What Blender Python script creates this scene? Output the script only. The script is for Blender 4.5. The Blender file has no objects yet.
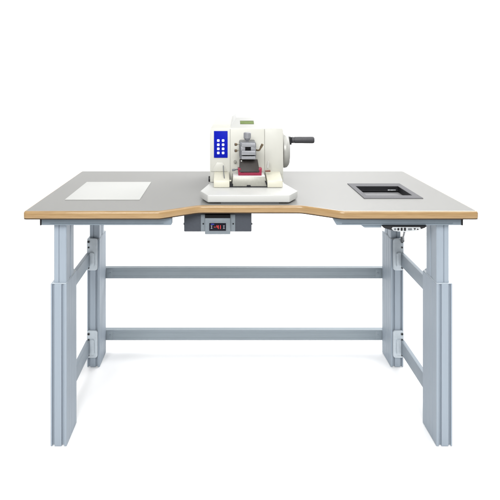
import bpy, bmesh, math
from mathutils import Vector, Matrix
sc = bpy.context.scene
COL = sc.collection
R = math.radians

# ------------------------------------------------------------------ materials
def mat(name, color, rough=0.5, metal=0.0, spec=0.5, noise=0.0, nscale=40.0, stretch=(1, 1, 1),
        bump=0.0, bscale=300.0, emit=None, estr=0.0, rvar=0.0, coat=0.0, second=None, aniso=0.0):
    m = bpy.data.materials.new(name); m.use_nodes = True
    nt = m.node_tree; N = nt.nodes; L = nt.links
    b = N['Principled BSDF']
    c = (*color, 1.0)
    b.inputs['Base Color'].default_value = c
    b.inputs['Roughness'].default_value = rough
    b.inputs['Metallic'].default_value = metal
    b.inputs['Specular IOR Level'].default_value = spec
    b.inputs['Coat Weight'].default_value = coat
    if emit:
        b.inputs['Emission Color'].default_value = (*emit, 1.0)
        b.inputs['Emission Strength'].default_value = estr
    if noise > 0 or rvar > 0 or bump > 0:
        tc = N.new('ShaderNodeTexCoord'); mp = N.new('ShaderNodeMapping')
        mp.inputs['Scale'].default_value = stretch
        L.new(tc.outputs['Object'], mp.inputs['Vector'])
        n = N.new('ShaderNodeTexNoise'); n.inputs['Scale'].default_value = nscale
        n.inputs['Detail'].default_value = 5.0; n.inputs['Roughness'].default_value = 0.6
        L.new(mp.outputs['Vector'], n.inputs['Vector'])
        if noise > 0:
            r = N.new('ShaderNodeValToRGB')
            lo = second or tuple(v * (1 - noise) for v in color)
            hi = color if second else tuple(min(1, v * (1 + noise)) for v in color)
            r.color_ramp.elements[0].position = 0.3; r.color_ramp.elements[0].color = (*lo, 1)
            r.color_ramp.elements[1].position = 0.7; r.color_ramp.elements[1].color = (*hi, 1)
            L.new(n.outputs['Fac'], r.inputs['Fac']); L.new(r.outputs['Color'], b.inputs['Base Color'])
        if rvar > 0:
            mr = N.new('ShaderNodeMapRange')
            mr.inputs['From Min'].default_value = 0.3; mr.inputs['From Max'].default_value = 0.7
            mr.inputs['To Min'].default_value = max(0, rough - rvar); mr.inputs['To Max'].default_value = rough + rvar
            L.new(n.outputs['Fac'], mr.inputs['Value']); L.new(mr.outputs['Result'], b.inputs['Roughness'])
        if bump > 0:
            n2 = N.new('ShaderNodeTexNoise'); n2.inputs['Scale'].default_value = bscale
            n2.inputs['Detail'].default_value = 3.0
            L.new(mp.outputs['Vector'], n2.inputs['Vector'])
            bp = N.new('ShaderNodeBump'); bp.inputs['Strength'].default_value = bump
            bp.inputs['Distance'].default_value = 0.001
            L.new(n2.outputs['Fac'], bp.inputs['Height']); L.new(bp.outputs['Normal'], b.inputs['Normal'])
    return m

M = {}
M['backdrop'] = mat('white_paper_sweep', (0.95, 0.95, 0.95), 0.9, spec=0.1)
M['laminate'] = mat('grey_laminate', (0.188, 0.186, 0.176), 0.34, spec=0.15)
M['wood'] = mat('beech_edge', (0.345, 0.222, 0.098), 0.32, coat=0.3, noise=0.2, nscale=14, stretch=(1.0, 1.0, 22), bump=0.1, bscale=60,
                second=(0.26, 0.158, 0.064))
ALU = (0.288, 0.333, 0.382)
M['alu'] = mat('anodised_aluminium', ALU, 0.50, metal=0.1, spec=0.25, noise=0.025, nscale=30, stretch=(8, 8, 0.3), rvar=0.05, bump=0.015, bscale=200)
M['alu_x'] = mat('anodised_rail', (0.255, 0.295, 0.325), 0.48, metal=0.15, spec=0.3, noise=0.05, nscale=30, stretch=(0.4, 8, 8), rvar=0.05, bump=0.03, bscale=200)
M['alu_y'] = mat('anodised_side_rail', (0.26, 0.30, 0.34), 0.48, metal=0.15, spec=0.3, noise=0.05, nscale=30, stretch=(8, 0.4, 8), rvar=0.05)
M['groove'] = M['alu']
M['bracket'] = mat('cast_bracket_grey', (0.46, 0.51, 0.55), 0.5, metal=0.1, noise=0.06, nscale=60, bump=0.08, bscale=250)
M['rail_paint'] = mat('blue_grey_lacquer', (0.165, 0.205, 0.24), 0.42, metal=0.1, noise=0.05, nscale=30, bump=0.05, bscale=300)
M['underside'] = mat('dark_underside', (0.035, 0.022, 0.013), 0.6, spec=0.2)
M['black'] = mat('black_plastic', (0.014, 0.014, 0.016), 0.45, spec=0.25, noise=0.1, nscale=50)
M['hole'] = mat('dark_bore', (0.008, 0.008, 0.009), 0.8, spec=0.1)
M['ivory'] = mat('ivory_enamel', (0.505, 0.502, 0.455), 0.38, noise=0.02, nscale=12, bump=0.03, bscale=350, coat=0.1)
M['ivory_white'] = mat('white_enamel', (0.445, 0.447, 0.428), 0.38, noise=0.015, nscale=12, bump=0.03, bscale=350, coat=0.1)
M['ivory_mid'] = mat('ivory_panel', (0.515, 0.510, 0.458), 0.40, noise=0.02, nscale=12, bump=0.03, bscale=350)
M['cream'] = mat('cream_plastic', (0.545, 0.53, 0.435), 0.42, noise=0.02, nscale=20)
M['seam'] = mat('seam_dark', (0.20, 0.20, 0.18), 0.7)
M['blue'] = mat('blue_keypad', (0.004, 0.010, 0.33), 0.4, spec=0.06, noise=0.05, nscale=30)
M['button'] = mat('white_button', (0.75,0.77,0.82), 0.4)
M['lcd'] = mat('green_lcd', (0.15, 0.21, 0.055), 0.4, noise=0.15, nscale=60, second=(0.10, 0.145, 0.04))
M['lcd_dark'] = mat('lcd_rim', (0.10, 0.13, 0.05), 0.4)
M['steel'] = mat('brushed_steel', (0.55, 0.56, 0.58), 0.33, metal=0.85, noise=0.07, nscale=40, stretch=(6, 1, 1), rvar=0.06)
M['steel_mat'] = mat('satin_steel', (0.255, 0.26, 0.275), 0.40, metal=0.35, noise=0.06, nscale=60, stretch=(5, 1, 1))
M['steel_dark'] = mat('dark_steel', (0.12, 0.125, 0.135), 0.4, metal=0.4, noise=0.08, nscale=60)
M['holder'] = mat('nickel_holder', (0.32, 0.315, 0.275), 0.38, metal=0.2, noise=0.08, nscale=70, stretch=(4, 1, 1))
M['holder_top'] = mat('pale_holder_top', (0.66, 0.65, 0.63), 0.3, metal=0.1)
M['guard'] = mat('blade_guard_dark', (0.034, 0.029, 0.026), 0.45, spec=0.2, noise=0.1, nscale=60)
M['red'] = mat('red_finger_guard', (0.25, 0.012, 0.042), 0.35, noise=0.06, nscale=60)
M['brass'] = mat('bronze_lever', (0.14, 0.105, 0.065), 0.35, metal=0.6)
M['brown'] = mat('brown_grip', (0.15, 0.06, 0.04), 0.5)
M['grip'] = mat('handle_rubber', (0.040, 0.040, 0.045), 0.5, noise=0.12, nscale=200, bump=0.1, bscale=400)
M['wheel'] = mat('handwheel_grey', (0.38, 0.38, 0.355), 0.35, metal=0.15, noise=0.03, nscale=30)
M['paper'] = mat('white_plate', (0.44, 0.443, 0.425), 0.45, noise=0.012, nscale=60)
M['frame'] = mat('inset_frame_grey', (0.12, 0.12, 0.127), 0.6, spec=0.06, noise=0.06, nscale=60, stretch=(5, 1, 1))
M['pan'] = mat('inset_floor_grey', (0.20, 0.20, 0.205), 0.55, spec=0.08, noise=0.06, nscale=40)
M['box'] = mat('slate_box', (0.052, 0.058, 0.070), 0.5, spec=0.2, noise=0.05, nscale=120, bump=0.08, bscale=500)
M['plate'] = mat('grey_front_plate', (0.155, 0.18, 0.20), 0.42, metal=0.1, noise=0.05, nscale=60)
M['screen'] = mat('black_screen', (0.006, 0.006, 0.012), 0.3, spec=0.12)
M['led_red'] = mat('red_led', (0.3, 0.01, 0.01), 0.4, emit=(1.0, 0.05, 0.03), estr=0.62)
M['led_blue'] = mat('blue_led', (0.01, 0.02, 0.25), 0.4, emit=(0.05, 0.08, 1.0), estr=0.18)
M['icon'] = mat('icon_grey', (0.22, 0.22, 0.25), 0.5)
M['silver'] = mat('silver_keypad', (0.47, 0.49, 0.50), 0.4, metal=0.05, noise=0.04, nscale=80)
M['cable'] = mat('grey_cable', (0.12, 0.13, 0.14), 0.5)

# ------------------------------------------------------------------ mesh helpers
def finish(bm, name, m, parent=None, smooth=True, angle=35):
    bmesh.ops.recalc_face_normals(bm, faces=bm.faces)
    if parent is not None:
        p = parent; off = Vector((0, 0, 0))
        while p is not None:
            off += p.location; p = p.parent
        bmesh.ops.translate(bm, verts=bm.verts, vec=-off)
    me = bpy.data.meshes.new(name); bm.to_mesh(me); bm.free()
    o = bpy.data.objects.new(name, me); COL.objects.link(o)
    for mm in (m if isinstance(m, (list, tuple)) else [m]):
        me.materials.append(mm)
    if parent is not None: o.parent = parent
    if smooth:
        me.shade_smooth()
        me.set_sharp_from_angle(angle=R(angle))
    return o

def merge(dst, src):
    me = bpy.data.meshes.new('tmp'); src.to_mesh(me); src.free()
    dst.from_mesh(me); bpy.data.meshes.remove(me)

def box(bm, x0, x1, y0, y1, z0, z1, bev=0.0, seg=2, mi=0, xf=None):
    t = bmesh.new()
    bmesh.ops.create_cube(t, size=1.0)
    for v in t.verts:
        v.co = Vector(((x0 + x1) / 2 + v.co.x * (x1 - x0), (y0 + y1) / 2 + v.co.y * (y1 - y0), (z0 + z1) / 2 + v.co.z * (z1 - z0)))
    if bev > 0:
        bmesh.ops.bevel(t, geom=list(t.edges), offset=bev, segments=seg, profile=0.5, affect='EDGES')
    if xf: bmesh.ops.transform(t, matrix=xf, verts=t.verts)
    for f in t.faces: f.material_index = mi
    merge(bm, t)

def hull_bevel(bm, pts, faces, bev=0.0, seg=2, mi=0):
    t = bmesh.new(); vs = [t.verts.new(p) for p in pts]
    for f in faces: t.faces.new([vs[i] for i in f])
    bmesh.ops.recalc_face_normals(t, faces=t.faces)
    if bev > 0:
        bmesh.ops.bevel(t, geom=list(t.edges), offset=bev, segments=seg, profile=0.5, affect='EDGES', clamp_overlap=True)
    for f in t.faces: f.material_index = mi
    merge(bm, t)

def prism(bm, poly, axis, a, b, bev=0.0, mi=0, seg=2):
    """poly 2D list; axis 'x': (y,z), 'y': (x,z), 'z': (x,y)"""
    def P(p, h):
        return {'x': (h, p[0], p[1]), 'y': (p[0], h, p[1]), 'z': (p[0], p[1], h)}[axis]
    n = len(poly)
    pts = [P(p, a) for p in poly] + [P(p, b) for p in poly]
    faces = [list(range(n)), list(range(n, 2 * n))] + [[i, (i + 1) % n, n + (i + 1) % n, n + i] for i in range(n)]
    hull_bevel(bm, pts, faces, bev, seg, mi)

def lathe(bm, p0, axis, prof, seg=32, mi=0):
    """prof: list of (t along axis, radius); closed with caps where the radius is > 0"""
    ax = Vector(axis).normalized()
    u = ax.orthogonal().normalized(); w = ax.cross(u)
    t = bmesh.new(); rings = []
    for h, r in prof:
        rings.append([t.verts.new(Vector(p0) + ax * h + (u * math.cos(2 * math.pi * k / seg) + w * math.sin(2 * math.pi * k / seg)) * r) for k in range(seg)])
    for a, b in zip(rings, rings[1:]):
        for k in range(seg): t.faces.new([a[k], a[(k + 1) % seg], b[(k + 1) % seg], b[k]])
    t.faces.new(rings[0]); t.faces.new(rings[-1])
    for f in t.faces: f.material_index = mi
    merge(bm, t)

def rod(bm, p0, p1, r, seg=16, mi=0, e=0.25):
    d = Vector(p1) - Vector(p0); L = d.length; c = r * e
    lathe(bm, p0, d, [(0, r - c), (c, r), (L - c, r), (L, r - c)], seg, mi)

def tube(bm, pts, r, seg=10, mi=0):
    P = [Vector(p) for p in pts]; Q = []
    for i in range(len(P) - 1):
        p0 = P[max(i - 1, 0)]; p1 = P[i]; p2 = P[i + 1]; p3 = P[min(i + 2, len(P) - 1)]
        for k in range(6):
            t = k / 6
            Q.append(0.5 * ((2 * p1) + (p2 - p0) * t + (2 * p0 - 5 * p1 + 4 * p2 - p3) * t * t + (3 * p1 - p0 - 3 * p2 + p3) * t ** 3))
    Q.append(P[-1]); t_ = bmesh.new(); rings = []; u = None
    for i, q in enumerate(Q):
        d = (Q[min(i + 1, len(Q) - 1)] - Q[max(i - 1, 0)]).normalized()
        u = d.orthogonal().normalized() if u is None else (u - d * u.dot(d)).normalized()
        w = d.cross(u)
        rings.append([t_.verts.new(q + (u * math.cos(2 * math.pi * k / seg) + w * math.sin(2 * math.pi * k / seg)) * r) for k in range(seg)])
    for a, b in zip(rings, rings[1:]):
        for k in range(seg): t_.faces.new([a[k], a[(k + 1) % seg], b[(k + 1) % seg], b[k]])
    t_.faces.new(rings[0]); t_.faces.new(rings[-1])
    for f in t_.faces: f.material_index = mi
    merge(bm, t_)

def empty(name, loc, label=None, cat=None, parent=None):
    o = bpy.data.objects.new(name, None); COL.objects.link(o); o.location = loc
    o.empty_display_size = 0.05
    if label: o['label'] = label
    if cat: o['category'] = cat
    return o

def rrect(x0, x1, z0, z1, r, n=5):
    pts = []
    for cx, cz, a0 in ((x1 - r, z1 - r, 0), (x0 + r, z1 - r, 90), (x0 + r, z0 + r, 180), (x1 - r, z0 + r, 270)):
        for k in range(n + 1):
            a = R(a0 + 90 * k / n); pts.append((cx + r * math.cos(a), cz + r * math.sin(a)))
    return pts

def fillet(poly, radii, n=10):
    out = []; m = len(poly)
    for i in range(m):
        p = Vector(poly[i]); a = Vector(poly[i - 1]); b = Vector(poly[(i + 1) % m]); r = radii[i]
        d1 = (a - p).normalized(); d2 = (b - p).normalized()
        ang = d1.angle(d2); t = r / math.tan(ang / 2)
        s = p + d1 * t; e = p + d2 * t
        bis = (d1 + d2).normalized(); c = p + bis * (r / math.sin(ang / 2))
        v0 = s - c; v1 = e - c; tot = v0.angle(v1)
        sign = 1 if v0.x * v1.y - v0.y * v1.x > 0 else -1
        for k in range(n + 1):
            th = sign * tot * k / n
            out.append((c.x + v0.x * math.cos(th) - v0.y * math.sin(th), c.y + v0.x * math.sin(th) + v0.y * math.cos(th)))
    return out

def inset(poly, d):
    m = len(poly); out = []
    for i in range(m):
        a = Vector(poly[i - 1]); p = Vector(poly[i]); b = Vector(poly[(i + 1) % m])
        e1 = (p - a).normalized(); e2 = (b - p).normalized()
        n1 = Vector((-e1.y, e1.x)); n2 = Vector((-e2.y, e2.x))     # left = inside for a counter-clockwise outline
        nn = (n1 + n2).normalized(); s = d / max(0.3, nn.dot(n1))
        out.append((p.x + nn.x * s, p.y + nn.y * s))
    return out

# ------------------------------------------------------------------ the setting: a white seamless sweep
bm = bmesh.new()
prof = [(-6.0, 0.0), (4.6, 0.0)] + [(4.6 + 1.2 * math.sin(R(a)), 1.2 - 1.2 * math.cos(R(a))) for a in range(6, 91, 6)] + [(5.8, 2.75)]
va = [bm.verts.new((-7, y, z)) for y, z in prof]; vb = [bm.verts.new((7, y, z)) for y, z in prof]
for i in range(len(prof) - 1): bm.faces.new([va[i], vb[i], vb[i + 1], va[i + 1]])
bd = finish(bm, 'backdrop', M['backdrop'], angle=60)
bd['kind'] = 'structure'; bd['label'] = 'seamless white studio floor and backdrop'
for f in bd.data.polygons: pass

# ------------------------------------------------------------------ the workbench
TOP, TH = 0.8635, 0.0285
BOT = TOP - TH
CORE = BOT + .0032
CX = 0.1067
bench = empty('workbench', (CX, 2.3, 0), 'grey laminate workbench with beech edge, notched front and pale blue aluminium telescopic legs', 'workbench')

outline = [(-.7015, 1.916), (-.218, 1.916), (-.086, 1.999), (.290, 1.999), (.421, 1.916), (.9055, 1.916), (.9055, 2.717), (-.7015, 2.717)]
poly = fillet(outline, [.014, .04, .06, .06, .04, .014, .014, .014])
hole = [(.556, 2.118), (.776, 2.118), (.776, 2.390), (.556, 2.390)]
bm = bmesh.new()
def cap(bm, loop, holes, z):
    edges = []
    for lp in [loop] + holes:
        vs = [bm.verts.new((x, y, z)) for x, y in lp]
        edges += [bm.edges.new((vs[i], vs[(i + 1) % len(vs)])) for i in range(len(vs))]
    bmesh.ops.triangle_fill(bm, use_beauty=True, use_dissolve=False, edges=edges)
cap(bm, inset(poly, .0085), [hole], TOP)
cap(bm, inset(poly, .0022), [hole], CORE)
for i in range(4):
    a = hole[i]; b = hole[(i + 1) % 4]
    bm.faces.new([bm.verts.new((*a, TOP)), bm.verts.new((*b, TOP)), bm.verts.new((*b, CORE)), bm.verts.new((*a, CORE))])
bmesh.ops.remove_doubles(bm, verts=bm.verts, dist=1e-6)
top = finish(bm, 'tabletop', M['laminate'], bench, smooth=False)
bm = bmesh.new(); rings = []
prof = [(.0085 * (1 - math.sin(R(a))), TOP - .0085 * (1 - math.cos(R(a)))) for a in range(0, 91, 15)] + \
       [(.0022 * (1 - math.cos(R(a))), CORE + .0022 * (1 - math.sin(R(a)))) for a in range(0, 91, 15)]
for d, z in prof:
    rings.append([bm.verts.new((x, y, z)) for x, y in inset(poly, d)])
for a, b in zip(rings, rings[1:]):
    n = len(a)
    for k in range(n): bm.faces.new([a[k], a[(k + 1) % n], b[(k + 1) % n], b[k]])
finish(bm, 'edge_band', M['wood'], top, angle=50)
bm = bmesh.new()  # thin dark sheet under the core, a dark line below the wood edge
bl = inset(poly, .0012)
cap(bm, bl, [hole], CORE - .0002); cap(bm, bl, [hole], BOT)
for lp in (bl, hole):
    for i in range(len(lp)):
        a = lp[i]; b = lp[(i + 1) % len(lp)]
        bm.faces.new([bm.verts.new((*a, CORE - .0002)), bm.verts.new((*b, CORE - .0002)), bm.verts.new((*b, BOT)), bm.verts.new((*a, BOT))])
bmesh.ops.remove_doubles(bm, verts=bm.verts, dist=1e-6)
finish(bm, 'underside_sheet', M['underside'], top, smooth=False)

# front support rails under the top (notch left open)
def support_rail(x0, x1, inner):
    bm = bmesh.new()
    z0, z1 = .806, BOT - .0004
    y0, y1 = 1.950, 1.976
    if inner == 'r':  pl = [(x0, z0), (x1 - .004, z0), (x1, z0 + .004), (x1, z1), (x0, z1)]
    else:             pl = [(x0 + .010, z0), (x1, z0), (x1, z1), (x0 - .004, z1), (x0, z0 + .018)]
    prism(bm, pl, 'y', y0, y1, bev=.0015)
    prism(bm, [(x0 + .03, z0 + .004), (x1 - .03, z0 + .004), (x1 - .03, z0 + .0065), (x0 + .03, z0 + .0065)], 'y', y0 - .0012, y0 + .002)
    o = finish(bm, 'support_rail', M['rail_paint'], bench)
    bm = bmesh.new()
    if inner == 'r': box(bm, x0 - .006, x0 - .0003, y0 - .001, y1 + .001, z0 - .001, z1, .0015)
    else:            box(bm, x1 + .0003, x1 + .007, y0 - .001, y1 + .001, z0 - .001, z1, .0015)
    finish(bm, 'end_cap', M['black'], o)
support_rail(-.646, -.179, 'r')
support_rail(.400, .856, 'l')

# legs: outer sleeve with two grooves in its front and back faces, inner column sliding out of it
def mirror(pts, s): return [(CX + s * (x - 0), y) for x, y in pts]
def leg(s, front):
    """s=-1 left pair, +1 right pair"""
    lo, hi = .6685, .7265          # inner and outer distance from the bench's middle
    y0, y1 = (1.970, 2.106) if front else (2.503, 2.639)
    ztop = .588
    def gro(a, b, y, dirn, depth=.0085, lip=.0022):
        # groove with small undercut seen from the end
        return [(a, y), (a, y + dirn * depth), (b, y + dirn * depth), (b, y)]
    w = hi - lo
    g1 = (hi - .0150, hi - .0060); g2 = (lo + .0085, lo + .0185)
    pts = [(lo, y0 + .0015), (lo + .0015, y0), ]
    pts += gro(g2[0], g2[1], y0, 1) + gro(g1[0], g1[1], y0, 1)
    pts += [(hi - .0015, y0), (hi, y0 + .0015)]
    # outer side: three shallow flutes
    for k in range(3):
        c = y0 + (y1 - y0) * (.25 + .25 * k)
        pts += [(hi, c - .002), (hi - .0015, c - .001), (hi - .0015, c + .001), (hi, c + .002)]
    pts += [(hi, y1 - .0015), (hi - .0015, y1)]
    pts += [(g1[1], y1), (g1[1], y1 - .0085), (g1[0], y1 - .0085), (g1[0], y1), (g2[1], y1), (g2[1], y1 - .0085), (g2[0], y1 - .0085), (g2[0], y1)]
    pts += [(lo + .0015, y1), (lo, y1 - .0015)]
    for k in range(3):
        c = y1 - (y1 - y0) * (.25 + .25 * k)
        pts += [(lo, c + .0016), (lo + .0006, c + .0008), (lo + .0006, c - .0008), (lo, c - .0016)]
    bm = bmesh.new()
    prism(bm, [(CX + s * x, y) for x, y in pts], 'z', 0.002, ztop)
    o = finish(bm, 'leg', M['alu'], bench, angle=20)
    # inner column
    a, b = lo + .0025, hi - .0105
    c0, c1 = y0 + .006, y1 - .030
    gx = a + (b - a) * .58
    q = [(a, c0 + .002), (a + .002, c0), (gx - .0018, c0), (gx - .0012, c0 + .003), (gx + .0012, c0 + .003), (gx + .0018, c0), (b - .002, c0), (b, c0 + .002),
         (b, c1 - .002), (b - .002, c1), (a + .002, c1), (a, c1 - .002), (a, (c0 + c1) / 2 + .012), (a + .002, (c0 + c1) / 2 + .011), (a + .002, (c0 + c1) / 2 - .011), (a, (c0 + c1) / 2 - .012)]
    bm = bmesh.new()
    prism(bm, [(CX + s * x, y) for x, y in q], 'z', ztop + .0016, BOT - .0005)
    finish(bm, 'inner_column', M['alu'], o, angle=20)
    # thin collar on top of the sleeve
    bm = bmesh.new()
    X = sorted((CX + s * (lo + .001), CX + s * (hi - .001)))
    prism(bm, [(X[0], y0 + .001), (X[1], y0 + .001), (X[1], y1 - .001), (X[0], y1 - .001)], 'z', ztop - .0005, ztop + .0022, bev=.0008)
    finish(bm, 'collar', M['bracket'], o)
    return o
for s in (-1, 1):
    for fr in (True, False): leg(s, fr)

# side rails with end brackets
def side_rail(s, z0, z1):
    a, b = .7105, .7280
    ya, yb = 2.1065, 2.4945
    X = lambda v: CX + s * v
    bm = bmesh.new()
    x0, x1 = sorted((X(a), X(b)))
    pl = [(x0, z0), (x1, z0), (x1, z1), (x0, z1)]
    prism(bm, pl, 'y', ya, yb, bev=.0015)
    o = finish(bm, 'side_rail', M['alu_y'], bench)
    for fr in (False, True):
        bm = bmesh.new()
        zz0, zz1 = z0 - .022, z1 + .066 if z0 > .3 else z1 + .042
        if not fr:
            ys = (2.4925, 2.5025); sg = -1
        else:
            ys = (2.1065, 2.1165); sg = 1
        xa, xb = sorted((X(.677), X(.7250)))
        prism(bm, rrect(xa, xb, zz0, zz1, .011), 'y', ys[0], ys[1], bev=.002)
        # nose gripping the rail
        xa2, xb2 = sorted((X(.690), X(.7102)))
        yy = (ys[0] - .012, ys[0] + .001) if not fr else (ys[1] - .001, ys[1] + .012)
        prism(bm, rrect(xa2, xb2, z0 - .004, z1 + .004, .007), 'y', yy[0], yy[1], bev=.002)
        br = finish(bm, 'bracket', M['bracket'], o)
        yf = ys[0] if not fr else ys[1]
        for (dx, zb, r) in ((.7165, zz1 - .014, .0062), (.7165, zz1 - .040, .0045), (.7165, zz0 + .012, .0040)):
            bm = bmesh.new()
            lathe(bm, (X(dx), yf + sg * .0022, zb), (0, -sg, 0), [(0, r), (.004, r)], 16, 0)
            lathe(bm, (X(dx), yf + sg * .0026, zb), (0, -sg, 0), [(0, r * .62), (.002, r * .62)], 6, 1)
            finish(bm, 'bolt', [M['cable'], M['hole']], br)
for s in (-1, 1):
    side_rail(s, .470, .528)
    side_rail(s, .070, .130)

# rear cross bars
def cross_bar(z0, z1):
    bm = bmesh.new()
    x0, x1 = CX - .6915, CX + .6915
    y0, y1 = 2.6405, 2.668
    g = (z1 - z0)
    pl = [(y0 + .001, z0), (y1, z0), (y1, z1), (y0 + .001, z1), (y0, z1 - .001), (y0, z1 - .24 * g), (y0 + .0006, z1 - .25 * g), (y0 + .0006, z1 - .28 * g), (y0, z1 - .29 * g),
          (y0, z0 + .29 * g), (y0 + .0006, z0 + .28 * g), (y0 + .0006, z0 + .25 * g), (y0, z0 + .24 * g), (y0, z0 + .001)]
    prism(bm, pl, 'x', x0, x1)
    o = finish(bm, 'cross_bar', M['alu_x'], bench, angle=20)
    for sx in (-1, 1):
        bm = bmesh.new()
        cx = CX + sx * .652
        box(bm, cx - .0155, cx + .0155, y0 - .0012, y0 - .0002, z0 + .003, z1 - .003, .0005)
        lathe(bm, (cx - sx * .004, y0 - .0032, (z0 + z1) / 2), (0, 1, 0), [(0, .004), (.001, .005), (.003, .005)], 16)
        finish(bm, 'joint_plate', M['alu_x'], o)
cross_bar(.356, .407)
cross_bar(.057, .106)

# ------------------------------------------------------------------ white plate lying on the left of the top
bm = bmesh.new()
box(bm, -.604, -.316, 2.091, 2.436, TOP + .0003, TOP + .0014, .0004, 2)
o = finish(bm, 'white_sheet', M['paper'])
o['label'] = 'plain white rectangular sheet lying flat on left half of the grey tabletop'; o['category'] = 'sheet'

# ------------------------------------------------------------------ sunken tray on the right
tray = empty('inset_tray', (.665, 2.25, BOT), 'dark grey rectangular frame with black-walled sunken tray set into the tabletop', 'tray')
bm = bmesh.new()
OX0, OX1, OY0, OY1 = .551, .7805, 2.113, 2.396
IX0, IX1, IY0, IY1 = .573, .7545, 2.160, 2.338
ZF = TOP + .0028
t = bmesh.new()
def ringv(x0, x1, y0, y1, z): return [t.verts.new(p) for p in ((x0, y0, z), (x1, y0, z), (x1, y1, z), (x0, y1, z))]
rs = [ringv(OX0, OX1, OY0, OY1, TOP + .0002), ringv(OX0, OX1, OY0, OY1, ZF - .0008), ringv(OX0 + .0008, OX1 - .0008, OY0 + .0008, OY1 - .0008, ZF),
      ringv(IX0 - .0008, IX1 + .0008, IY0 - .0008, IY1 + .0008, ZF), ringv(IX0, IX1, IY0, IY1, ZF - .0008), ringv(IX0, IX1, IY0, IY1, TOP - .001)]
for a, b in zip(rs, rs[1:]):
    for k in range(4): t.faces.new([a[k], a[(k + 1) % 4], b[(k + 1) % 4], b[k]])
merge(bm, t)
frame = finish(bm, 'frame', M['frame'], tray, smooth=False)
bm = bmesh.new()
t = bmesh.new()
ZP = TOP - .0225
rs = [ringv(IX0 + .0005, IX1 - .0005, IY0 + .0005, IY1 - .0005, TOP + .0015), ringv(IX0 + .0005, IX1 - .0005, IY0 + .0005, IY1 - .0005, ZP - .004)]
ro = [ringv(IX0 - .012, IX1 + .012, IY0 - .012, IY1 + .012, TOP - .0012), ringv(IX0 - .012, IX1 + .012, IY0 - .012, IY1 + .012, ZP - .004)]
for k in range(4):
    t.faces.new([rs[0][k], rs[0][(k + 1) % 4], rs[1][(k + 1) % 4], rs[1][k]])
    t.faces.new([ro[0][k], ro[0][(k + 1) % 4], ro[1][(k + 1) % 4], ro[1][k]])
    t.faces.new([ro[1][k], ro[1][(k + 1) % 4], rs[1][(k + 1) % 4], rs[1][k]])
merge(bm, t)
# ledge running along the back and right walls
box(bm, IX0 + .001, IX1 - .001, IY1 - .012, IY1 - .001, ZP + .006, ZP + .010, .0008)
finish(bm, 'tray_wall', M['black'], tray, smooth=False)
bm = bmesh.new()
box(bm, IX0 + .0008, IX1 - .0008, IY0 + .0008, IY1 - .0008, ZP - .004, ZP)
finish(bm, 'tray_floor', M['pan'], tray, smooth=False)
for cx, w in ((.7135, .007), (.731, .010)):  # steel bars added to stand for pale reflections on the back wall
    bm = bmesh.new()
    box(bm, cx - w, cx + w, IY1 - .0155, IY1 - .0122, ZP + .0085, ZP + .0125, .0008)
    finish(bm, 'wall_glint', M['steel'], tray)

# ------------------------------------------------------------------ microtome
mt = empty('microtome', (.104, 2.3, TOP), 'ivory rotary microtome with blue keypad, black crank handle and dark blade guard on the bench', 'microtome')
ZB = .897
FY = 2.262       # front of the housing
# base: hexagonal front foot
bplan = [(-.0535, 2.027), (.2515, 2.027), (.2915, 2.100), (.2565, 2.246), (.2565, 2.58), (-.0525, 2.58), (-.0525, 2.246), (-.0835, 2.100)]
bm = bmesh.new()
def loft(bm, secs, bev=0.0, seg=2, mi=0):
    n = len(secs[0]); pts = [p for s in secs for p in s]
    faces = [list(range(n)), list(range((len(secs) - 1) * n, len(secs) * n))]
    for j in range(len(secs) - 1):
        for i in range(n): faces.append([j * n + i, j * n + (i + 1) % n, (j + 1) * n + (i + 1) % n, (j + 1) * n + i])
    hull_bevel(bm, pts, faces, bev, seg, mi)
bpl = fillet(bplan, [.006, .006, .006, .008, .01, .01, .008, .006], 4)
loft(bm, [[(x, y, TOP + .0045) for x, y in inset(bpl, .004)], [(x, y, TOP + .0075) for x, y in inset(bpl, .0005)],
          [(x, y, ZB - .004) for x, y in bpl], [(x, y, ZB - .0012) for x, y in inset(bpl, .0012)], [(x, y, ZB) for x, y in inset(bpl, .004)]])
base = finish(bm, 'base', M['ivory_white'], mt, angle=28)
bm = bmesh.new()
box(bm, -.004, .2125, 2.034, 2.06, TOP + .0003, TOP + .0046, .0008)  # dark strip put in for the shadow gap under the base front
finish(bm, 'foot_shadow_strip', M['cable'], base)
for fx, fy in ((-.03, 2.12), (.235, 2.12), (-.03, 2.54), (.235, 2.54)):
    bm = bmesh.new()
    lathe(bm, (fx, fy, TOP + .0003), (0, 0, 1), [(0, .012), (.005, .012)], 20)
    finish(bm, 'rubber_foot', M['cable'], base)

# housing: side profile is a box whose lid rises towards the back, shoulders drawn in
BX0, BX1, BZ = -.0500, .2545, 1.1215
bm = bmesh.new()
secs = []
def sec(y, ins, zt):
    return [(BX0 + ins * .3, y, ZB + .001), (BX1 - ins * .3, y, ZB + .001), (BX1, y, ZB + .02), (BX1, y, 1.10), (BX1 - ins, y, zt), (BX0 + ins, y, zt), (BX0, y, 1.10), (BX0, y, ZB + .02)]
loft(bm, [sec(FY, .0025, BZ), sec(2.35, .012, 1.1345), sec(2.47, .028, 1.1570), sec(2.545, .034, 1.1500), sec(2.572, .036, 1.125)], bev=.0022)
body = finish(bm, 'housing', M['ivory'], mt, angle=40)
# panels on the front face
bm = bmesh.new()
box(bm, .0345, .1755, FY - .0012, FY + .004, ZB + .004, BZ - .004, .0005)
pan = finish(bm, 'front_panel', M['ivory_mid'], body)
for xx in (.0338, .1762):
    bm = bmesh.new()
    box(bm, xx - .0007, xx + .0007, FY - .0006, FY + .003, ZB + .004, BZ - .003)
    finish(bm, 'panel_seam', M['seam'], body, smooth=False)
bm = bmesh.new()
box(bm, .1785, .2515, FY - .0015, FY + .004, ZB + .035, BZ - .004, .0007)
finish(bm, 'cover_plate', M['ivory'], body)
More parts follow.
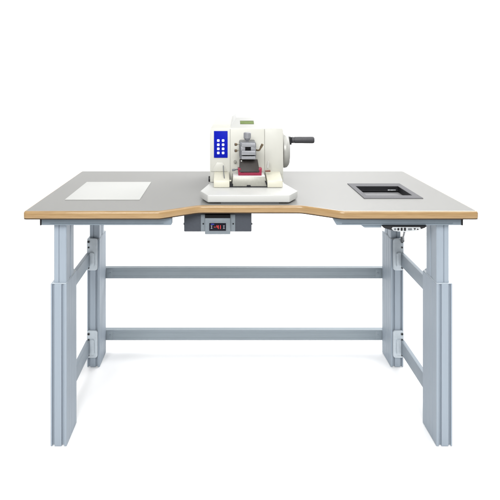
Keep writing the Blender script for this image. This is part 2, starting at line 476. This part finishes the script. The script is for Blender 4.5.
# sloped display hood
bm = bmesh.new()
HB = [(.0324, FY + .001), (.176, FY + .001)]
h = [(.0324, FY - .0005, 1.1195), (.1765, FY - .0005, 1.1195), (.149, 2.360, 1.1585), (.0625, 2.360, 1.1585),
     (.149, 2.47, 1.1700), (.0625, 2.47, 1.1700), (.1765, 2.48, 1.145), (.0324, 2.48, 1.145)]
hull_bevel(bm, h, [(0, 1, 2, 3), (3, 2, 4, 5), (1, 6, 4, 2), (0, 3, 5, 7), (5, 4, 6, 7), (0, 7, 6, 1)], bev=.003, seg=3)
hood = finish(bm, 'display_hood', M['ivory_white'], mt, angle=30)
# lcd on the hood's slope
d0 = Vector((0, FY - .0005, 1.1195)); d1 = Vector((0, 2.360, 1.1585)); sl = (d1 - d0).normalized(); nr = Vector((0, -sl.z, sl.y))
def slab(bm, x0, x1, t0, t1, h0, h1, mi=0, bev=0.0):
    L_ = (d1 - d0).length
    P = lambda x, t_, hh: Vector((x, 0, 0)) + d0 + sl * (t_ * L_) + nr * hh
    pts = [P(x, t_, hh) for hh in (h0, h1) for x, t_ in ((x0, t0), (x1, t0), (x1, t1), (x0, t1))]
    hull_bevel(bm, pts, [(0, 1, 2, 3), (4, 5, 6, 7), (0, 1, 5, 4), (1, 2, 6, 5), (2, 3, 7, 6), (3, 0, 4, 7)], bev, 2, mi)
bm = bmesh.new()
slab(bm, .0770, .1350, .40, .70, -.001, .0008, 1); slab(bm, .0782, .1338, .415, .64, .0004, .0012, 0)
finish(bm, 'display', [M['lcd'], M['lcd_dark']], hood, smooth=False)

# keypad
bm = bmesh.new()
prism(bm, rrect(-.0335, .0233, .9995, 1.1105, .0015, 3), 'y', FY - .0022, FY + .001, bev=.0005)
kp = finish(bm, 'keypad', M['blue'], body)
for bx in (-.0154, .0046):
    for by in (140.5, 144.65, 148.75, 152.85):
        z = 1.347 - (by - 74) * FY / 545
        bm = bmesh.new()
        prism(bm, rrect(bx - .0052, bx + .0052, z - .0052, z + .0052, .0028, 4), 'y', FY - .0036, FY - .0021, bev=.0005)
        finish(bm, 'button', M['button'], kp)

# cream side blocks beside the knife holder, sloped at the front
for x0, x1, nm in ((-.033, .030, 1), (.1795, .2405, 1)):
    bm = bmesh.new()
    prism(bm, [(2.155, ZB + .001), (FY - .0002, ZB + .001), (FY - .0002, ZB + .046), (2.205, ZB + .034), (2.160, ZB + .028)], 'x', x0, x1, bev=.003)
    finish(bm, 'side_block', M['cream'], mt)
# clear-looking lower trim above the left block
bm = bmesh.new()
prism(bm, [(-.046, ZB + .046), (.022, ZB + .046), (.004, ZB + .083), (-.022, ZB + .083)], 'y', FY - .0035, FY + .001, bev=.001)
finish(bm, 'trim_plate', M['ivory'], body)

# handwheel with crank
WY, WZ = 2.375, 1.347 - (152 - 74) * 2.33 / 545
bm = bmesh.new()
lathe(bm, (.2546, WY, WZ), (1, 0, 0), [(0, .040), (.004, .040), (.0045, .066), (.0075, .0735), (.016, .0750), (.026, .0725), (.0345, .062), (.0385, .040), (.039, .008)], 72)
wh = finish(bm, 'handwheel', M['wheel'], mt, angle=40)
bm = bmesh.new()
HY, HZ = 2.372, 1.347 - (140.3 - 74) * 2.36 / 545
box(bm, .2885, .3015, HY - .016, HY + .016, HZ - .0195, HZ + .0145, .003)
ar = finish(bm, 'crank_arm', M['black'], wh)
bm = bmesh.new()
lathe(bm, (.3016, HY, HZ), (1, 0, 0), [(0, .0120), (.002, .0138), (.010, .0138), (.0105, .0125), (.0125, .0125), (.013, .0142), (.092, .0150), (.0965, .0142), (.0995, .0115), (.1005, .006)], 36)
finish(bm, 'handle', M['grip'], wh, angle=40)
# black knob low on the left side
bm = bmesh.new()
lathe(bm, (-.0502, 2.280, .908), (-1, 0, 0), [(0, .012), (.005, .012), (.006, .011)], 24)
finish(bm, 'side_plug', M['black'], body)

# specimen head: screw, clamp
sY = 2.165
def PX(x, Y): return (x - 222) * Y / 545
def PZ(y, Y): return 1.347 - (y - 74) * Y / 545
clamp = empty('specimen_clamp', (0, 0, 0)); clamp.parent = mt; clamp.location = (0, 0, 0)
bpy.data.objects.remove(clamp)
bm = bmesh.new()
X = lambda x: PX(x, sY); Z = lambda y: PZ(y, sY)
prism(bm, rrect(X(239.8), X(256.2), Z(159.5), Z(142.6), .006, 4), 'y', sY + .012, FY - .0015, bev=.0012, mi=1)
# front jaws: three bars leaving two dark slots
for y0_, y1_, pr in ((143.4, 146.9, 0), (150.8, 155.0, -.004), (156.4, 159.3, 0)):
    prism(bm, rrect(X(241.5), X(255.6), Z(y1_), Z(y0_), .002, 3), 'y', sY + pr, sY + .0125, bev=.0008)
prism(bm, rrect(X(241.0), X(245.2), Z(150.9), Z(146.8), .001, 2), 'y', sY + .004, sY + .0125, bev=.0006)
prism(bm, rrect(X(251.0), X(255.8), Z(150.9), Z(146.8), .001, 2), 'y', sY + .004, sY + .0125, bev=.0006)
cl = finish(bm, 'specimen_clamp', [M['steel_mat'], M['steel_dark']], mt)
bm = bmesh.new()
box(bm, X(245.5), X(250.8), sY + .006, sY + .0115, Z(150.7), Z(147.0), .0006)
box(bm, X(243), X(254.6), sY + .008, sY + .0118, Z(156.3), Z(155.1), .0003)
finish(bm, 'clamp_slot', M['hole'], cl)
bm = bmesh.new()
cx = X(247.6); cy = sY + .03
lathe(bm, (cx, cy, Z(142.7) - .004), (0, 0, 1), [(0, .0045), (.010, .0045), (.0102, .009), (.018, .013), (.019, .0142), (.040, .0142), (.0415, .013), (.042, .010)], 32)
for k in range(18):
    a = 2 * math.pi * k / 18
    rod(bm, (cx + .0139 * math.cos(a), cy + .0139 * math.sin(a), Z(142.7) + .017), (cx + .0139 * math.cos(a), cy + .0139 * math.sin(a), Z(142.7) + .034), .0009, 6)
finish(bm, 'clamp_screw', M['steel_mat'], cl)
for yy in (144.9, 151.2):
    bm = bmesh.new()
    rod(bm, (X(240.3), sY + .022, Z(yy - .5)), (X(236.8), sY + .014, Z(yy)), .0030, 12, 0)
    lathe(bm, (X(237.3), sY + .015, Z(yy)), (-1, -.25, 0), [(0, .003), (.002, .0055), (.009, .0060), (.0105, .0045)], 18, 1)
    finish(bm, 'clamp_knob', [M['holder'], M['brass']], cl)
bm = bmesh.new()
tube(bm, [(X(255.8), sY + .02, Z(150.6)), (X(258.6), sY + .012, Z(150.8)), (X(259.9), sY + .010, Z(150.0)), (X(261.6), sY + .010, Z(146.6)), (X(262.7), sY + .010, Z(144.6))], .0034, 12, 0)
lathe(bm, (X(260.7), sY + .010, Z(148.4)), (X(262.9) - X(260.7), 0, Z(144.2) - Z(148.4)), [(0, .0034), (.003, .0046), (.017, .0050), (.0185, .0035)], 16, 0)
finish(bm, 'clamp_lever', M['brass'], cl)

# knife holder
kY = 2.165
X = lambda x, Y=kY: PX(x, Y); Z = lambda y, Y=kY: PZ(y, Y)
zt = Z(177.0)
bm = bmesh.new()
hull_bevel(bm, [(X(232.0), kY, ZB + .0015), (X(267.3), kY, ZB + .0015), (X(265.3), kY + .006, zt), (X(233.0), kY + .006, zt),
                (X(232.0), FY - .004, ZB + .0015), (X(267.3), FY - .004, ZB + .0015), (X(265.3), FY - .004, zt), (X(233.0), FY - .004, zt)],
           [(0, 1, 2, 3), (4, 5, 6, 7), (0, 1, 5, 4), (1, 2, 6, 5), (2, 3, 7, 6), (3, 0, 4, 7)], bev=.0015)
kh = finish(bm, 'knife_holder', M['holder'], mt)
bm = bmesh.new()
box(bm, X(233.2), X(265.1), kY + .0070, FY - .008, zt - .001, zt + .0030, .001)
finish(bm, 'holder_plate', M['holder_top'], kh)
bm = bmesh.new()  # black skirt that puts the shadow round the holder's foot into its shape
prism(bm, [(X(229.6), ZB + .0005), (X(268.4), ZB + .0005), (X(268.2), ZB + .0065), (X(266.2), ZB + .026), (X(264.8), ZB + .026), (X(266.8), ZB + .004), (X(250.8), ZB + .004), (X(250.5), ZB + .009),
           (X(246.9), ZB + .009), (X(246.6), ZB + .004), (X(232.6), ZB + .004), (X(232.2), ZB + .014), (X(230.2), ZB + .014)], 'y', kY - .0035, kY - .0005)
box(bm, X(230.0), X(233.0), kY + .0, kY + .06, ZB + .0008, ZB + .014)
finish(bm, 'holder_shadow_skirt', M['black'], kh, smooth=False)
# red finger guard (tray with upturned ends) and blade guard plate
kb = kY + .014
X2 = lambda x: PX(x, kb); Z2 = lambda y: PZ(y, kb)
bm = bmesh.new()
zb = zt + .0032
prism(bm, [(X2(238.4), zb), (X2(261.6), zb), (X2(261.9), Z2(168.3)), (X2(258.8), Z2(168.3)), (X2(258.6), Z2(172.6)), (X2(241.0), Z2(172.6)), (X2(240.8), Z2(168.3)), (X2(237.9), Z2(168.3))], 'y', kb, kb + .030, bev=.0008)
finish(bm, 'finger_guard', M['red'], kh)
bm = bmesh.new()
zg0, zg1 = Z2(171.9), Z2(160.4)
hull_bevel(bm, [(X2(239.3), kb - .004, zg0), (X2(259.6), kb - .004, zg0), (X2(258.0), kb + .020, zg1), (X2(239.8), kb + .020, zg1 + .0006),
                (X2(239.3), kb + .022, zg0), (X2(259.6), kb + .022, zg0), (X2(258.0), kb + .034, zg1), (X2(239.8), kb + .034, zg1 + .0006)],
           [(0, 1, 2, 3), (4, 5, 6, 7), (0, 1, 5, 4), (1, 2, 6, 5), (2, 3, 7, 6), (3, 0, 4, 7)], bev=.0018, seg=3)
bg = finish(bm, 'blade_guard', M['guard'], kh)
bm = bmesh.new()
lathe(bm, (X2(241.6), kb + .0185, Z2(161.7)), (0, -.9, .45), [(0, .0032), (.002, .0032), (.0028, .002)], 16)
finish(bm, 'guard_rivet', M['holder_top'], bg)
bm = bmesh.new()
rod(bm, (X(238), kY + .03, Z(170.6)), (X(234.6), kY + .026, Z(171.0)), .0028, 12)
lathe(bm, (X(235.3), kY + .026, Z(171.0)), (-1, 0, -.1), [(0, .003), (.001, .0045), (.011, .0048), (.0125, .003)], 16)
finish(bm, 'holder_knob', M['cable'], kh)
bm = bmesh.new()
tube(bm, [(X(230.6), kY + .03, Z(181.0)), (X(227.6), kY + .012, Z(181.6)), (X(225.0), kY + .012, Z(181.0)), (X(224.2), kY + .03, Z(178.0)), (X(223.6), kY + .07, Z(173.5)), (X(223.3), kY + .085, Z(169.0))], .0016, 8, 0)
lathe(bm, (X(226.6), kY + .012, Z(181.5)), (1, .1, .02), [(0, .0022), (.001, .0036), (.018, .0036), (.019, .002)], 12, 1)
finish(bm, 'lock_lever', [M['cable'], M['cream']], kh)
bm = bmesh.new()
lathe(bm, (X(266.0), kY + .045, Z(173.2)), (1, 0, .05), [(0, .002), (.001, .0036), (.020, .0042), (.0215, .003)], 14, 0)
rod(bm, (X(269.0), kY + .06, Z(171)), (X(269.8), kY + .07, Z(164)), .0030, 12, 1)
finish(bm, 'clamping_lever', [M['brown'], M['wheel']], kh)
bm = bmesh.new()
lathe(bm, (X(235.6), FY - .0016, Z(165.2)), (0, -1, 0), [(0, .0055), (.012, .0055), (.014, .004)], 18)
finish(bm, 'adjust_screw', M['holder'], kh)

# ------------------------------------------------------------------ display unit hanging under the notch
cu = empty('temperature_controller', (-.016, 2.05, BOT), 'slate grey control box with small red digital display hanging under the tabletop notch', 'controller')
cY = 2.030
X = lambda x: PX(x, cY); Z = lambda y: PZ(y, cY)
bm = bmesh.new()
box(bm, X(184.0), X(251.6), cY, cY + .16, Z(231.8), BOT - .0004, .003)
for px in (183.5, 252.0):
    lathe(bm, (X(px) - .002, cY + .03, Z(226)), (1, 0, 0), [(0, .004), (.005, .004)], 12)
bx_ = finish(bm, 'case', M['box'], cu)
bm = bmesh.new()
prism(bm, rrect(X(200.9), X(235.2), Z(231.3), Z(214.2), .002, 2), 'y', cY - .0025, cY - .0002, bev=.0006)
pl = finish(bm, 'mounting_plate', M['plate'], cu)
for px in (203.3, 233.2):
    bm = bmesh.new()
    lathe(bm, (X(px), cY - .0040, Z(223.6)), (0, 1, 0), [(0, .0022), (.0006, .0028), (.002, .0028)], 14)
    finish(bm, 'screw', M['hole'], pl)
bm = bmesh.new()
pY = 2.014
X = lambda x: PX(x, pY); Z = lambda y: PZ(y, pY)
box(bm, X(204.9), X(230.4), pY + .0005, cY - .0026, Z(234.5), Z(218.4), .0022)
prism(bm, rrect(X(208.4), X(226.8), Z(231.3), Z(222.2), .002, 3), 'y', pY - .0012, pY + .002, bev=.0006)
fp = finish(bm, 'front_plate', M['plate'], cu)
bm = bmesh.new()
box(bm, X(204.9), X(230.4), pY + .004, cY - .0026, Z(218.2), Z(215.0), .0008)
finish(bm, 'slot', M['hole'], fp)
bm = bmesh.new()
prism(bm, rrect(X(209.2), X(226.0), Z(230.7), Z(222.9), .0015, 3), 'y', pY - .0022, pY - .001, bev=.0003)
scr = finish(bm, 'screen', M['screen'], cu)
# seven segment digits
SEG = {'4': 'bcfg', '5': 'acdfg', '-': 'g', '1': 'bc'}
bm = bmesh.new()
def seg7(ch, px, py, w, hgt):
    th = .27
    x0, x1 = px - w / 2, px + w / 2; y0, y1 = py - hgt / 2, py + hgt / 2
    q = {'a': (x0, x1, y0, y0 + th * 2), 'd': (x0, x1, y1 - th * 2, y1), 'g': (x0, x1, py - th, py + th),
         'f': (x0, x0 + 2 * th, y0, py), 'b': (x1 - 2 * th, x1, y0, py), 'e': (x0, x0 + 2 * th, py, y1), 'c': (x1 - 2 * th, x1, py, y1)}
    for k, c in enumerate(SEG[ch]):
        a = q[c]
        box(bm, X(a[0]), X(a[1]), pY - .0026 - .00003 * k, pY - .0021, Z(a[3]), Z(a[2]))
seg7('-', 214.9, 226.9, 1.4, 3.6); seg7('4', 217.6, 226.9, 1.9, 3.7); seg7('1', 219.7, 226.9, 1.9, 3.7)
finish(bm, 'digits', M['led_red'], scr, smooth=False)
for px in (211.6, 223.9):
    bm = bmesh.new()
    for a in ((px - .8, px + .8, 225.3, 225.8), (px - .8, px + .8, 228.0, 228.5), (px - .3, px + .3, 225.8, 228.0)):
        box(bm, X(a[0]), X(a[1]), pY - .0026, pY - .0021, Z(a[3]), Z(a[2]))
    finish(bm, 'icon', M['icon'], scr, smooth=False)
bm = bmesh.new()
box(bm, X(211.0), X(214.2), pY - .0025, pY - .0021, Z(224.4), Z(223.7))
finish(bm, 'indicator', M['led_blue'], scr, smooth=False)

# ------------------------------------------------------------------ height-adjust handset under the right front
hs = empty('height_handset', (.655, 1.99, .806), 'black under-table height control handset with silver button strip at right front', 'handset')
hY = 1.942
X = lambda x: PX(x, hY); Z = lambda y: PZ(y, hY)
ztop = .8055
bm = bmesh.new()
pl = [(X(382.8), ztop), (X(383.6), Z(228.0)), (X(388), Z(229.3)), (X(394), Z(231.0)), (X(400), Z(231.8)), (X(407), Z(232.0)), (X(414), Z(231.3)), (X(420), Z(229.8)), (X(425), Z(228.0)), (X(427.4), ztop)]
prism(bm, pl, 'y', hY, hY + .075, bev=.0018)
hb = finish(bm, 'shell', M['black'], hs)
bm = bmesh.new()
pl = [(X(391.3), Z(228.6)), (X(393.5), Z(230.6)), (X(400), Z(231.5)), (X(407), Z(231.6)), (X(414), Z(231.0)), (X(419.6), Z(229.6)), (X(420.8), Z(228.4)), (X(419.8), Z(226.9)), (X(392.4), Z(226.9))]
prism(bm, pl, 'y', hY - .0035, hY - .0002, bev=.0012)
fpl = finish(bm, 'button_strip', M['silver'], hs)
for px, w, h_, m_ in ((394.8, 1.1, 1.0, 'cable'), (398.0, 1.0, 1.2, 'black'), (401.3, 1.0, 1.5, 'black'), (404.6, 1.1, 1.6, 'black'), (409.6, 2.0, 1.0, 'cable'), (414.4, 1.2, 1.1, 'black'), (417.4, 1.0, 1.0, 'black')):
    bm = bmesh.new()
    zc = 228.95
    if px == 414.4: poly_ = [(X(px - w), Z(zc - h_)), (X(px + w), Z(zc - h_)), (X(px), Z(zc + h_))]
    elif px == 417.4: poly_ = [(X(px - w), Z(zc + h_ * .8)), (X(px + w), Z(zc + h_ * .8)), (X(px), Z(zc - h_))]
    else: poly_ = rrect(X(px - w), X(px + w), Z(zc + h_), Z(zc - h_), .0016, 3)
    prism(bm, poly_, 'y', hY - .0045, hY - .0030, bev=.0003)
    finish(bm, 'key', M[m_], fpl)
bm = bmesh.new()
prism(bm, [(X(361.8), ztop), (X(364.2), Z(228.0)), (X(365.5), Z(228.6)), (X(382.5), Z(228.6)), (X(382.5), ztop)], 'y', hY + .012, hY + .06, bev=.001)
finish(bm, 'mounting_bracket', M['rail_paint'], hs)
bm = bmesh.new()
tube(bm, [(.672, 2.000, .796), (.674, 2.012, .778), (.700, 2.090, .745), (.748, 2.240, .690), (.795, 2.390, .632), (.8160, 2.452, .603), (.8215, 2.478, .596)], .0042, 10)
box(bm, .8155, .8285, 2.472, 2.4905, .584, .606, .002)
finish(bm, 'cable', M['cable'], hs)

# ------------------------------------------------------------------ light: soft studio light
w = bpy.data.worlds.new('World'); sc.world = w; w.use_nodes = True
bg_ = w.node_tree.nodes['Background']; bg_.inputs['Color'].default_value = (0.97, 0.985, 1.0, 1); bg_.inputs['Strength'].default_value = 0.32

def area(name, loc, target, sx, sy, power, color=(1, 1, 1), spread=180):
    l = bpy.data.lights.new(name, 'AREA'); l.shape = 'RECTANGLE'; l.size = sx; l.size_y = sy; l.energy = power; l.color = color
    l.spread = R(spread)
    o = bpy.data.objects.new(name, l); COL.objects.link(o); o.location = loc
    o.rotation_euler = (Vector(target) - Vector(loc)).to_track_quat('-Z', 'Y').to_euler()
    return o
area('overhead_softbox', (1.3, 1.9, 3.8), (0.5, 2.2, 0), 3.2, 3.0, 90)
area('front_softbox', (-0.4, -1.2, 3.0), (0.1, 2.5, 0.2), 2.6, 1.6, 188)
area('right_back_softbox', (1.9, 4.6, 2.8), (0.3, 2.6, 0.0), 3.2, 1.1, 100)
area('left_back_fill', (-1.9, 4.4, 3.6), (0.0, 2.6, 0.0), 2.4, 1.1, 22)  # extra lamp added to brighten the floor from the left
area('left_backdrop_light', (-4.0, 3.4, 2.4), (0.0, 6.0, 0.8), 1.6, 2.2, 50)
area('right_backdrop_light', (4.4, 3.4, 2.4), (0.4, 6.0, 0.8), 1.6, 2.2, 50)

# ------------------------------------------------------------------ camera
cam = bpy.data.cameras.new('camera'); co = bpy.data.objects.new('camera', cam); COL.objects.link(co)
co.location = (0, 0, 1.347); co.rotation_euler = (R(90), 0, 0)
cam.sensor_width = 36; cam.lens = 36 * 545 / 500
cam.shift_x = (250 - 222) / 500; cam.shift_y = -(250 - 74) / 500
cam.clip_start = 0.05; cam.clip_end = 100
sc.camera = co
sc.render.engine = 'CYCLES'
sc.cycles.use_denoising = True
sc.cycles.max_bounces = 10; sc.cycles.diffuse_bounces = 6
sc.view_settings.view_transform = 'Standard'; sc.view_settings.look = 'None'
sc.view_settings.exposure = 0; sc.view_settings.gamma = 1
